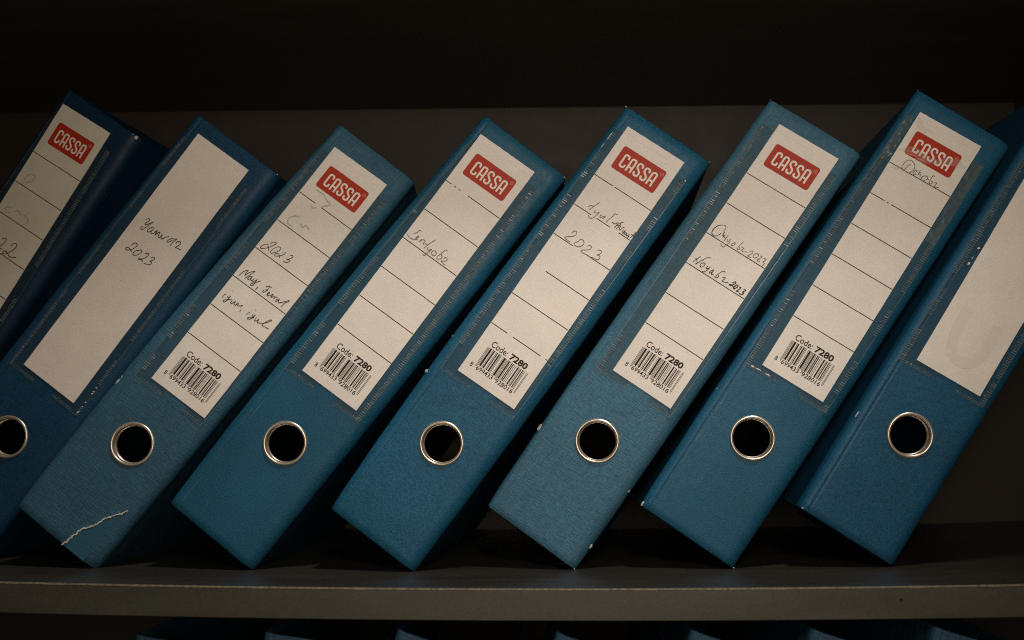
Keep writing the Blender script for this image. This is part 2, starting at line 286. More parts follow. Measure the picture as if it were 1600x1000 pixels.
def laminate(name, base, rough, streak):
    mt, nt, ns, ls, b = nodes_of(name)
    tc = ns.new("ShaderNodeTexCoord")
    mp = ns.new("ShaderNodeMapping")
    mp.inputs["Scale"].default_value = streak
    ls.new(tc.outputs["Object"], mp.inputs["Vector"])
    g = noise_tex(ns, ls, mp.outputs[0], 30, 5, .6)
    f = noise_tex(ns, ls, tc.outputs["Object"], 1000, 2, .6)
    c = ramp(ns, ls, g, .3, tuple(x * .84 for x in base), .7, tuple(x * 1.14 for x in base))
    c = mix_col(ns, ls, .8, c, ramp(ns, ls, f, .35, (.82, .82, .82), .65, (1.14, 1.14, 1.14)), 'MULTIPLY')
    ls.new(c, b.inputs["Base Color"])
    ls.new(ramp(ns, ls, g, .3, (rough - .06,) * 3, .7, (rough + .06,) * 3), b.inputs["Roughness"])
    b.inputs["Specular IOR Level"].default_value = .4
    bp = ns.new("ShaderNodeBump")
    bp.inputs["Strength"].default_value = .3
    bp.inputs["Distance"].default_value = .0002
    ls.new(f, bp.inputs["Height"])
    ls.new(bp.outputs[0], b.inputs["Normal"])
    return mt

M_SHELF = laminate("shelf_laminate", (.026, .023, .019), .36, (.4, 2, 2))
M_UNDER = laminate("lightened_laminate", (.066, .053, .036), .5, (.4, 2, 2))  # upper shelf's colour is raised in place of light on its underside
M_BAND = laminate("edge_banding", (.050, .051, .037), .5, (.5, 2, 2))
M_BACK = laminate("back_board", (.030, .021, .0135), .6, (1, 1, 1))
M_WEAR = plain("edge_wear", (.125, .112, .08), .7, .2, 0, .4, 500)

# ------------------------------------------------------------------ helpers
def link(name, mesh, parent=None, loc=None):
    o = bpy.data.objects.new(name, mesh)
    COL.objects.link(o)
    if parent is not None:
        o.parent = parent
    if loc is not None:
        o.location = loc
    return o

def mesh_of(name, verts, faces, mat, smooth=False):
    me = bpy.data.meshes.new(name)
    me.from_pydata([tuple(v) for v in verts], [], faces)
    me.materials.append(mat)
    if smooth:
        me.polygons.foreach_set("use_smooth", [True] * len(me.polygons))
    me.update()
    return me

class Build:
    """collects faces for one mesh part"""
    def __init__(self):
        self.v, self.f = [], []
    def quad(self, a, b, c, d):
        n = len(self.v)
        self.v += [a, b, c, d]
        self.f.append((n, n + 1, n + 2, n + 3))
    def box(self, x0, x1, y0, y1, z0, z1):
        n = len(self.v)
        self.v += [(x, y, z) for z in (z0, z1) for y in (y0, y1) for x in (x0, x1)]
        for q in ((0, 2, 3, 1), (4, 5, 7, 6), (0, 1, 5, 4), (2, 6, 7, 3), (0, 4, 6, 2), (1, 3, 7, 5)):
            self.f.append(tuple(n + i for i in q))
    def poly(self, pts):
        n = len(self.v)
        self.v += list(pts)
        self.f.append(tuple(range(n, n + len(pts))))
    def ribbon(self, pts, width, y, cap=True, wfun=None):
        """flat stroke in the x-z plane at depth y, with rounded ends and joins"""
        pts = [Vector((p[0], p[1])) for p in pts]
        clean = [pts[0]]
        for q in pts[1:]:
            if (q - clean[-1]).length > 1e-6:
                clean.append(q)
        pts = clean
        if len(pts) < 2:
            return
        n0 = len(self.v)
        for i, q in enumerate(pts):
            if i == 0:
                d = pts[1] - q
            elif i == len(pts) - 1:
                d = q - pts[i - 1]
            else:
                d = (pts[i + 1] - q).normalized() + (q - pts[i - 1]).normalized()
            if d.length < 1e-9:
                d = pts[i] - pts[i - 1]
            d.normalize()
            w = width * .5 * (wfun(i / (len(pts) - 1)) if wfun else 1)
            if 0 < i < len(pts) - 1:
                c = d.dot((q - pts[i - 1]).normalized())
                w /= max(c, .6)
            nn = Vector((-d.y, d.x)) * w
            self.v += [(q.x + nn.x, y, q.y + nn.y), (q.x - nn.x, y, q.y - nn.y)]
        for i in range(len(pts) - 1):
            a = n0 + 2 * i
            self.f.append((a, a + 1, a + 3, a + 2))
        if cap:
            for q, r in ((pts[0], pts[1]), (pts[-1], pts[-2])):
                w = width * .5 * (wfun(0 if q is pts[0] else 1) if wfun else 1)
                d = (q - r).normalized() * w
                t = Vector((-d.y, d.x))
                self.poly([(q.x + t.x, y, q.y + t.y), (q.x + t.x * .7 + d.x * .7, y, q.y + t.y * .7 + d.y * .7), (q.x + d.x, y, q.y + d.y),
                           (q.x - t.x * .7 + d.x * .7, y, q.y - t.y * .7 + d.y * .7), (q.x - t.x, y, q.y - t.y)])
    def disc(self, cx, cz, r, y, n=10):
        self.poly([(cx + r * math.cos(2 * math.pi * i / n), y, cz + r * math.sin(2 * math.pi * i / n)) for i in range(n)])
    def done(self, name, mat, parent=None, smooth=False):
        s = MM
        return link(name, mesh_of(name, [(a * s, b * s, c * s) for a, b, c in self.v], self.f, mat, smooth), parent)

def curve_through(pts, step=4):
    """Catmull-Rom through the points of a pen stroke"""
    if len(pts) < 3:
        return pts
    out = []
    P = [pts[0]] + list(pts) + [pts[-1]]
    for i in range(1, len(P) - 2):
        a, b, c, d = P[i - 1], P[i], P[i + 1], P[i + 2]
        for k in range(step):
            t = k / step
            out.append(tuple(.5 * (2 * b[j] + (c[j] - a[j]) * t + (2 * a[j] - 5 * b[j] + 4 * c[j] - d[j]) * t * t + (3 * b[j] - a[j] - 3 * c[j] + d[j]) * t ** 3) for j in (0, 1)))
    out.append(pts[-1])
    return out

def text_mesh(name, body, height, bold, mat):
    """lettering as flat mesh, origin at its lower left, upright in x-z (units mm)"""
    cu = bpy.data.curves.new(name, 'FONT')
    cu.body = body
    cu.size = height
    cu.offset = bold
    cu.resolution_u = 3
    tmp = bpy.data.objects.new(name, cu)
    COL.objects.link(tmp)
    bpy.context.view_layer.update()
    me = bpy.data.meshes.new_from_object(tmp.evaluated_get(bpy.context.evaluated_depsgraph_get()))
    bpy.data.objects.remove(tmp)
    bpy.data.curves.remove(cu)
    xs = [v.co.x for v in me.vertices]
    ys = [v.co.y for v in me.vertices]
    w = max(xs) - min(xs)
    pts = [(v.co.x - min(xs), v.co.y) for v in me.vertices]
    faces = [tuple(p.vertices) for p in me.polygons]
    bpy.data.meshes.remove(me)
    return pts, faces, w, max(ys)

TEXT = {}
def put_text(b, body, x0, x1, z, cap_h, y, bold=0.0):
    """lay the words between x0 and x1 (mm) on base line z"""
    if body not in TEXT:
        TEXT[body] = text_mesh("lettering", body, 10.0, bold, M_INK)
    pts, faces, w, top = TEXT[body]
    n = len(b.v)
    sx, sz = (x1 - x0) / w, cap_h / top
    b.v += [(x0 + p[0] * sx, y, z + p[1] * sz) for p in pts]
    b.f += [tuple(n + i for i in f) for f in faces]

def sag(x):
    a, k, c = SHELF['sag']
    x = min(max(x, -.55), .54)
    return a + k * (x - c) ** 2

# ------------------------------------------------------------------ the bookcase
case = bpy.data.objects.new("bookcase", None)
case.location = (0, 0, -.381)
COL.objects.link(case)
case['label'] = "dark grey-brown laminate bookcase, its sagging middle shelf carrying the leaning blue binders"
case['category'] = "bookcase"
ZB = .381                                    # the case's origin lies on the lower shelf

YF, YB, TH, HC = SHELF['yf'], SHELF['yb'], SHELF['th'], SHELF['Hc']
X0, X1 = -.80, .5265

def shelf(zfun, band=True, label=None, mat=None):
    nx = 90
    v, f = [], []
    prof = [(YF, -.0006), (YF + .0006, 0), (YB, 0), (YB, -TH), (YF, -TH)]
    for i in range(nx + 1):
        x = X0 + (X1 - X0) * i / nx
        for (y, z) in prof:
            v.append((x, y, zfun(x) + z + ZB))
    n = len(prof)
    for i in range(nx):
        for k in range(n):
            a, b_ = i * n + k, i * n + (k + 1) % n
            f.append((a, b_, b_ + n, a + n))
    f.append(tuple(range(n)))
    f.append(tuple(nx * n + k for k in reversed(range(n))))
    o = link("shelf", mesh_of("shelf", v, f, mat or M_SHELF), case)
    if label:
        o['label'] = label
    if band:
        v, f = [], []
        prof = [(YF - .0005, -.0008), (YF - .00005, -.0004), (YF - .00005, -TH + .0002), (YF - .0005, -TH + .0004)]
        for i in range(nx + 1):
            x = X0 + (X1 - X0) * i / nx
            for (y, z) in prof:
                v.append((x, y, zfun(x) + z + ZB))
        n = 4
        for i in range(nx):
            for k in range(n):
                a, b_ = i * n + k, i * n + (k + 1) % n
                f.append((a, b_, b_ + n, a + n))
        link("edge_band", mesh_of("edge_band", v, f, M_BAND), o)
    return o

mid = shelf(sag, label="sagging shelf with a pale chipped front edge")
up = shelf(lambda x: HC + TH, mat=M_UNDER)
low = shelf(lambda x: -.3510 + .0340 * x)

# chipped arris along the front of the middle shelf
v, f = [], []
nx = 700
for i in range(nx + 1):
    x = X0 + (X1 - X0) * i / nx
    w = .00002 + .00030 * max(0, noise.noise((x * 70, 0, 0)) + .25) + .0007 * max(0, noise.noise((x * 260, 3, 0)) - .42)
    z = sag(x) + ZB
    v += [(x, YF - .00062, z - .0006 - w), (x, YF - .0001, z + .00012), (x, YF + .0009 + w, z + .00012)]
for i in range(nx):
    a = 3 * i
    f += [(a, a + 3, a + 4, a + 1), (a + 1, a + 4, a + 5, a + 2)]
link("worn_edge", mesh_of("worn_edge", v, f, M_WEAR), mid)

def band_mark(name, pts, w, mat):
    b = Build()
    b.ribbon([(x * 1000, (z + ZB) * 1000) for x, z in pts], w, (YF - .00062) * 1000)
    b.done(name, mat, mid)
band_mark("scratch", [(.0775, sag(.078) - .0085), (.0790, sag(.079) - .0118), (.0808, sag(.081) - .0162)], .22, M_WEAR)
band_mark("scratch", [(.2370, sag(.237) - .0140), (.2376, sag(.237) - .0158)], .18, M_WEAR)
band_mark("dent", [(.2988, -.0049 + sag(.3) - .002), (.2996, -.0050 + sag(.3) - .002)], 1.0, M_INK)

b = Build()
b.box(X0 * 1000, X1 * 1000, YB * 1000 + .3, YB * 1000 + 6, -60, 860)
b.done("back_panel", M_BACK, case)
b = Build()
b.box(X1 * 1000 + .6, X1 * 1000 + 18, YF * 1000 - 1, YB * 1000 + 6, -60, 860)
o = b.done("side_panel", M_SHELF, case)
b = Build()
b.box(X0 * 1000 - 18, X0 * 1000 - .6, YF * 1000 - 1, YB * 1000 + 6, -60, 860)
o = b.done("side_panel", M_SHELF, case)

# ------------------------------------------------------------------ lever arch binders
RING_Z = 73.7
DEPTH = 287.0
BOW = {'A': 1.5, 'B': 2.0, 'C': 3.6, 'D': 2.6, 'E': 3.0, 'F': 1.8, 'G': 1.6, 'H': 1.0, 'L': 1.0}

def spine_mesh(key, W, H, seed):
    """spine board with rolled edges, hinge creases and a finger hole; x from -W to 0, y into the shelf, z up"""
    R = 4.0
    hole, half = 12.2, 15.5
    cx = -W / 2
    # horizontal profile: (x, y, tag)
    left = [(-W + 0.0, 9.0), (-W + .05, R)]
    for a in (20, 40, 60, 80):
        t = math.radians(a)
        left.append((-W + R - R * math.cos(t), R - R * math.sin(t)))
    left += [(-W + R + .2, 0), (-W + R + .9, .02), (-W + R + 1.5, .42), (-W + R + 2.1, .02), (-W + R + 2.9, 0)]
    RX, RY = 8.5, 6.5
    right = [(-RX - 5, 0), (-RX - .2, 0)]
    for a in (14, 28, 42, 56, 70, 82):
        t = math.radians(a)
        right.append((-RX + RX * math.sin(t), RY - RY * math.cos(t)))
    right += [(-.02, RY), (0.0, 9.0)]
    us = left + [(cx - half + 2 * half * i / 12, 0) for i in range(13)] + right
    i0 = len(left)
    n_low, n_up = 12, 40
    vs = [0.0, .5] + [.5 + (RING_Z - half - .5) * i / n_low for i in range(1, n_low + 1)]
    j0 = len(vs) - 1
    vs += [RING_Z - half + 2 * half * i / 12 for i in range(1, 13)]
    vs += [RING_Z + half + (H - .5 - RING_Z - half) * i / n_up for i in range(1, n_up + 1)] + [H]
    nu, nv = len(us), len(vs)
    V, F = [], []
    idx = {}
    bow = BOW[key]
    for j, z in enumerate(vs):
        t = z / H
        s = bow * 4 * (t ** .8) * (1 - t ** .8)
        for i, (x, y) in enumerate(us):
            q = (x + W) / W
            dx = -s * max(0, 1 - q * 5) + .35 * s * max(0, (q - .8) * 5)
            yy = y
            edge = max(0, 1 - min(q, 1 - q) * 12)
            nz = noise.noise((x * .12 + seed, z * .05, seed)) * .25 + noise.noise((seed, z * .35, x * .5)) * .10
            dx += nz * edge
            if j in (0, nv - 1):
                yy = y + .45
            zz = z + noise.noise((x * .16, seed, z * .01)) * .22 * (1 if j < 3 or j > nv - 4 else 0)
            idx[i, j] = len(V)
            V.append((x + dx, yy + .18 * noise.noise((x * .05, z * .03, seed + 5)), zz))
    for j in range(nv - 1):
        for i in range(nu - 1):
            if i0 <= i < i0 + 12 and j0 <= j < j0 + 12:
                continue
            F.append((idx[i, j], idx[i + 1, j], idx[i + 1, j + 1], idx[i, j + 1]))
    loop = [idx[i0 + k, j0] for k in range(12)] + [idx[i0 + 12, j0 + k] for k in range(12)] + \
           [idx[i0 + 12 - k, j0 + 12] for k in range(12)] + [idx[i0, j0 + 12 - k] for k in range(12)]
    prev = loop
    for (r, y) in ((hole + 1.2, 0.0), (hole, 0.1), (hole, 2.6)):
        cur = []
        for q in loop:
            d = Vector((V[q][0] - cx, V[q][2] - RING_Z)).normalized()
            cur.append(len(V))
            V.append((cx + d.x * r, y, RING_Z + d.y * r))
        for k in range(48):
            a, c = k, (k + 1) % 48
            F.append((prev[a], prev[c], cur[c], cur[a]))
        prev = cur
    # inner skin of the board and its two ends
    inner = [(-W + 2.4, 9.0), (-W + 2.4, 4.2), (-W + 4.2, 2.6)]
    inner = inner + [(-(x + W), y) for x, y in reversed(inner)]
    # left and right of the hole only: the middle strip opens into the hole
    base = len(V)
    strips = [0.3, RING_Z - half, RING_Z + half, H - .3]
    xs = [(-W + 2.4, 9.0), (-W + 2.4, 4.2), (-W + 4.2, 2.6), (cx - half, 2.6), (cx + half, 2.6), (-4.2, 2.6), (-2.4, 4.2), (-2.4, 9.0)]
    for z in strips:
        for x, y in xs:
            V.append((x, y, z))
    for j in range(3):
        for i in range(7):
            if i == 3 and j == 1:
                continue
            a = base + j * 8 + i
            F.append((a, a + 8, a + 9, a + 1))
    # end caps
    for (row, z) in ((0, 0), (nv - 1, 3)):
        outer = [idx[i, row] for i in range(nu)]
        inn = [base + z * 8 + i for i in range(8)]
        poly = outer + inn[::-1]
        F.append(tuple(poly) if z else tuple(reversed(poly)))
    me = mesh_of("spine", [(a * MM, b_ * MM, c * MM) for a, b_, c in V], F, M_VINYL[key], True)
    return me

def cover_mesh(key, x0, x1, H, seed, outward):
    """one cover board, rounded along its long edges and slightly warped"""
    V, F = [], []
    ny, nz = 14, 24
    bow = BOW[key]
    t2 = abs(x1 - x0)
    for side, x in ((0, x0), (1, x1)):
        for j in range(nz + 1):
            z = H * j / nz
            t = z / H
            s = bow * 4 * (t ** .8) * (1 - t ** .8)
            for i in range(ny + 1):
                y = 8.2 + (DEPTH - 8.2) * i / ny
                e = (.5 if i in (0, ny) or j in (0, nz) else 0) * (1 if side == 0 else -1)
                k = s * (1 if outward < 0 else .35) * outward * max(0.0, 1 - y / 60.0)
                w = .5 * noise.noise((y * .01, z * .012, seed))
                V.append((x + e + k + w, y, z))
    n = (ny + 1) * (nz + 1)
    for j in range(nz):
        for i in range(ny):
            a = j * (ny + 1) + i
            F.append((a, a + ny + 1, a + ny + 2, a + 1))
            a += n
            F.append((a, a + 1, a + ny + 2, a + ny + 1))
    rim = [i for i in range(ny + 1)] + [j * (ny + 1) + ny for j in range(1, nz + 1)] + \
          [nz * (ny + 1) + i for i in range(ny - 1, -1, -1)] + [j * (ny + 1) for j in range(nz - 1, 0, -1)]
    for k in range(len(rim)):
        a, c = rim[k], rim[(k + 1) % len(rim)]
        F.append((a, c, c + n, a + n))
    return mesh_of("cover", [(a * MM, b_ * MM, c * MM) for a, b_, c in V], F, M_VINYL[key], False)

def ring_mesh():
    prof = [(14.0, .15), (14.15, -.25), (13.9, -.75), (13.4, -1.1), (12.9, -1.15), (12.4, -.85), (12.05, -.25), (11.9, .6), (11.9, 3.2), (11.6, 3.2), (11.6, 6.0)]
    n = 72
    V, F = [], []
    for k in range(n):
        a = 2 * math.pi * k / n
        for r, y in prof:
            V.append((r * math.cos(a) * MM, y * MM, r * math.sin(a) * MM))
    m_ = len(prof)
    for k in range(n):
        for i in range(m_ - 1):
            a, c = k * m_ + i, ((k + 1) % n) * m_ + i
            F.append((a, c, c + 1, a + 1))
    return mesh_of("finger_ring", V, F, M_RING, True)
RING = ring_mesh()

# ---- printing on the cards (mm from the card's lower left corner; y is depth, less is nearer)
Y_CARD, Y_PRINT, Y_PRINT2, Y_PEN = -.62, -.68, -.73, -.78
CARD_W, CARD_H = 43.35, 190.8
RULES = [152.8, 129.5, 106.4, 83.2, 60.0, 36.9]
GAPS = {  # which stretches of each ruled line are still there
    'C': {0: [(0, .31), (.42, 1)]},
    'D': {0: [(0, .10), (.15, .19), (.24, .27), (.41, 1)]},
    'E': {0: [(0, .33), (.36, 1)], 1: [(0, .3), (.4, .64), (.79, 1)], 2: [(0, .35), (.57, 1)], 3: [(.23, 1)], 5: [(0, .29), (.39, .88), (.965, 1)]},
    'G': {1: [(0, .24), (.28, .31), (.35, 1)]},
}

def ean13(code):
    Lc = ['0001101', '0011001', '0010011', '0111101', '0100011', '0110001', '0101111', '0111011', '0110111', '0001011']
    par = ['LLLLLL', 'LLGLGG', 'LLGGLG', 'LLGGGL', 'LGLLGG', 'LGGLLG', 'LGGGLL', 'LGLGLG', 'LGLGGL', 'LGGLGL']
    R_code = lambda s: ''.join('1' if c == '0' else '0' for c in s)
    bits = '101'
    for d, q in zip(code[1:7], par[int(code[0])]):
        s = Lc[int(d)]
        bits += s if q == 'L' else R_code(s)[::-1]
    bits += '01010'
    for d in code[7:]:
        bits += R_code(Lc[int(d)])
    return bits + '101'

def rounded_rect(x0, x1, z0, z1, r, y):
    pts = []
    for cx, cz, a0 in ((x1 - r, z1 - r, 0), (x0 + r, z1 - r, 90), (x0 + r, z0 + r, 180), (x1 - r, z0 + r, 270)):
        for k in range(6):
            a = math.radians(a0 + 18 * k)
            pts.append((cx + r * math.cos(a), y, cz + r * math.sin(a)))
    return pts

def arc(cx, cz, r, a0, a1, n=5):
    return [(cx + r * math.cos(math.radians(a0 + (a1 - a0) * i / n)), cz + r * math.sin(math.radians(a0 + (a1 - a0) * i / n))) for i in range(n + 1)]

def logo_letters(b, x, z, h, w, pitch, t, y):
    hw, r = t / 2, 1.15
    def C(o):
        l, rr, lo, hi = o + hw, o + w - hw, z + hw, z + h - hw
        b.ribbon([(rr, hi - 2.3)] + arc(rr - r, hi - r, r, 0, 90) + arc(l + r, hi - r, r, 90, 180) + arc(l + r, lo + r, r, 180, 270) + arc(rr - r, lo + r, r, 270, 360) + [(rr, lo + 2.3)], t, y, False)
    def A(o):
        l, rr, hi = o + hw, o + w - hw, z + h - hw
        b.ribbon([(l, z)] + arc(l + r, hi - r, r, 180, 90) + arc(rr - r, hi - r, r, 90, 0) + [(rr, z)], t, y, False)
        b.ribbon([(l + hw, z + h * .34), (rr - hw, z + h * .34)], t * .95, y, False)
    def S_(o):
        l, rr, lo, hi, mid_ = o + hw, o + w - hw, z + hw, z + h - hw, z + h * .5
        b.ribbon([(rr, hi - 2.2)] + arc(rr - r, hi - r, r, 0, 90) + arc(l + r, hi - r, r, 90, 180) + [(l, mid_ + 1.5), (l + .45, mid_ + .75), (rr - .45, mid_ - .75), (rr, mid_ - 1.5)] +
                 arc(rr - r, lo + r, r, 0, -90) + arc(l + r, lo + r, r, 270, 180) + [(l, lo + 2.2)], t, y, False)
    for k, fn in enumerate((C, A, S_, S_, A)):
        fn(x + k * pitch)

def registered_mark(b, x, z, y):
    c = [(x + 1.15 * math.cos(2 * math.pi * i / 16), z + 1.15 * math.sin(2 * math.pi * i / 16)) for i in range(17)]
    b.ribbon(c, .24, y, False)
    b.ribbon([(x - .35, z - .6), (x - .35, z + .55), (x + .2, z + .55), (x + .35, z + .25), (x + .1, z), (x - .3, z)], .22, y, False)
    b.ribbon([(x, z), (x + .4, z - .6)], .22, y, False)

def build_card(key, root, label, wobble):
    u0, v0, rot = label
    def frame(name, o):
        return o
    w, h = CARD_W, CARD_H
    holder = Build()
    # a thin card whose edges are not quite straight
    n = 40
    rim = []
    rr = random.Random(key)
    for i in range(n):
        rim.append((w * i / n, 0 + .12 * noise.noise((i * .6, wobble, 0))))
    for i in range(n):
        rim.append((w + .14 * noise.noise((i * .3, wobble, 4)), h * i / n))
    for i in range(n):
        rim.append((w - w * i / n, h + .14 * noise.noise((i * .4, wobble, 8))))
    for i in range(n):
        rim.append((.12 * noise.noise((i * .3, wobble, 12)), h - h * i / n))
    holder.poly([(x, Y_CARD, z) for x, z in rim])
    k = len(holder.v)
    holder.v += [(x, -.18, z) for x, z in rim]
    N = len(rim)
    for i in range(N):
        holder.f.append((i, k + i, k + (i + 1) % N, (i + 1) % N))
    card = holder.done("label_card", M_CARD[key], root)
    W = POSE[key]['W']
    card.location = ((u0 - W) * MM, 0, v0 * MM)
    card.rotation_euler = (0, -rot, 0)
    if key in 'BH':
        card['label'] = "blank unlined white card" if key == 'H' else "unlined white card with handwriting"
    else:
        # ruled lines
        for j, z in enumerate(RULES):
            b = Build()
            for a, c in GAPS.get(key, {}).get(j, [(0, 1)]):
                pts = []
                m_ = max(2, int((c - a) * 14))
                for i in range(m_ + 1):
                    t = a + (c - a) * i / m_
                    pts.append((.15 + (w - .3) * t, z + .05 * noise.noise((t * 9, j, wobble))))
                b.ribbon(pts, .52, Y_PRINT, False)
            b.done("ruled_line", M_INK, card)
        # red panel with the white name
        x0 = 4.5 if key == 'G' else 5.6
        b = Build()
        b.poly(rounded_rect(x0, x0 + 32.4, 162.5, 179.3, 1.7, Y_PRINT))
        b.done("logo_panel", M_RED, card)
        b = Build()
        logo_letters(b, x0 + 3.55, 165.6, 9.7, 4.25, 5.22, 1.22, Y_PRINT2)
        b.done("logo_lettering", M_LOGO_WHITE, card)
        b = Build()
        registered_mark(b, x0 + 30.2, 176.2, Y_PRINT2)
        b.done("registered_mark", M_LOGO_MARK, card)
        # bar code block
        if key != 'A':
            b = Build()
            bits = ean13('8699433928016')
            mod = (38.0 - 7.4) / 95
            i = 0
            while i < 95:
                if bits[i] == '1':
                    j = i
                    while j < 95 and bits[j] == '1':
                        j += 1
                    guard = i < 3 or i >= 92 or 45 <= i < 50
                    b.quad((7.4 + i * mod, Y_PRINT, 8.4 if guard else 10.2), (7.4 + j * mod - .03, Y_PRINT, 8.4 if guard else 10.2),
                           (7.4 + j * mod - .03, Y_PRINT, 23.2), (7.4 + i * mod, Y_PRINT, 23.2))
                    i = j
                else:
                    i += 1
            b.done("barcode", M_INK, card)
            b = Build()
            put_text(b, "8", 4.2, 5.9, 6.9, 2.9, Y_PRINT, .10)
            put_text(b, "699433", 8.8, 21.0, 6.9, 2.9, Y_PRINT, .10)
            put_text(b, "928016", 23.3, 36.3, 6.9, 2.9, Y_PRINT, .10)
            b.done("barcode_digits", M_INK, card)
            b = Build()
            put_text(b, "Code:", 8.4, 20.4, 24.3, 4.1, Y_PRINT, .08)
            put_text(b, "7280", 22.4, 35.2, 24.3, 4.0, Y_PRINT, .34)
            b.done("code_text", M_INK, card)
    # fold line near the top of the card
    b = Build()
    b.ribbon([(.5 + 42.3 * i / 20, 186.4 + .12 * noise.noise((i * .5, wobble, 2))) for i in range(21)], .22, Y_PRINT, False)
    b.done("fold_line", M_SMEARD, card)
    mats = {'pen': M_PEN, 'pencil': M_PENCIL, 'smear': M_SMEAR}
    names = {'pen': 'handwriting', 'pencil': 'handwriting', 'smear': 'smudge'}
    for tone, wd, lines in WRITING.get(key, []):
        b = Build()
        y = Y_PEN
        for q, line in enumerate(lines):
            y -= .004
            ph = rr.uniform(0, 50)
            b.ribbon(curve_through(line), wd * 1.22, y, True, lambda t: .82 + .36 * noise.noise((t * 6 + ph, ph, 0)))
        b.done(names[tone], mats[tone], card)
    if key == 'H':
        b = Build()
        b.ribbon(curve_through([(10.6, 43), (11.3, 32), (12.2, 23), (15.5, 15.5), (21.3, 12.4), (28.0, 14.5), (32.0, 22.5), (32.5, 33), (31.3, 43)], 6), 6.6, Y_PRINT, False)
        o = b.done("smudge", M_MARK, card)
        o['label'] = "faint grey U-shaped mark"
    if key == 'G':
        b = Build()
        for pts, wd in (([(4.6, 164.3), (7.5, 165.4), (12, 166.0)], .35), ([(5.8, 162.9), (9, 163.6), (12.5, 164.8)], .45), ([(13.5, 163.6), (16.5, 164.2), (19.5, 164.4)], .6),
                        ([(12, 162.9), (15, 163.3)], .4), ([(33.5, 170.8), (36.6, 172.2)], .5), ([(34.5, 173.0), (36.8, 174.0)], .35), ([(21, 164.4), (25, 165.6)], .3)):
            b.ribbon(pts, wd, Y_PEN, True, lambda t: .35 + math.sin(math.pi * t))
        b.done("scuff_glare", M_LOGO_MARK, card)  # pale streaks: worn spots and painted tape glare on the logo
        b = Build()
        for pts, wd in (([(1.5, 163), (9, 166.5), (18, 165.5), (27, 168.5)], 5.0), ([(26, 169), (34, 173), (41.5, 173.5)], 4.5), ([(1.2, 187), (6, 182), (13, 183)], 4.0), ([(2, 150), (8, 153), (12, 152)], 2.5)):
            b.ribbon(curve_through(pts, 6), wd, Y_PEN - .06, True, lambda t: .35 + .8 * math.sin(math.pi * t) + .3 * noise.noise((t * 7, 1, 2)))
        b.done("glare_haze", M_HAZE, card)['kind'] = 'stuff'  # translucent pale ribbons paint the glare and haze of the sleeve
        b = Build()
        b.ribbon([(11.0, 141.6), (12.0, 140.0), (13.0, 138.9)], 1.0, Y_PEN, True, lambda t: .3 + math.sin(math.pi * t))
        b.done("painted_crease_glint", M_LOGO_WHITE, card)  # white stroke painted in for a glint on the crease
    return card

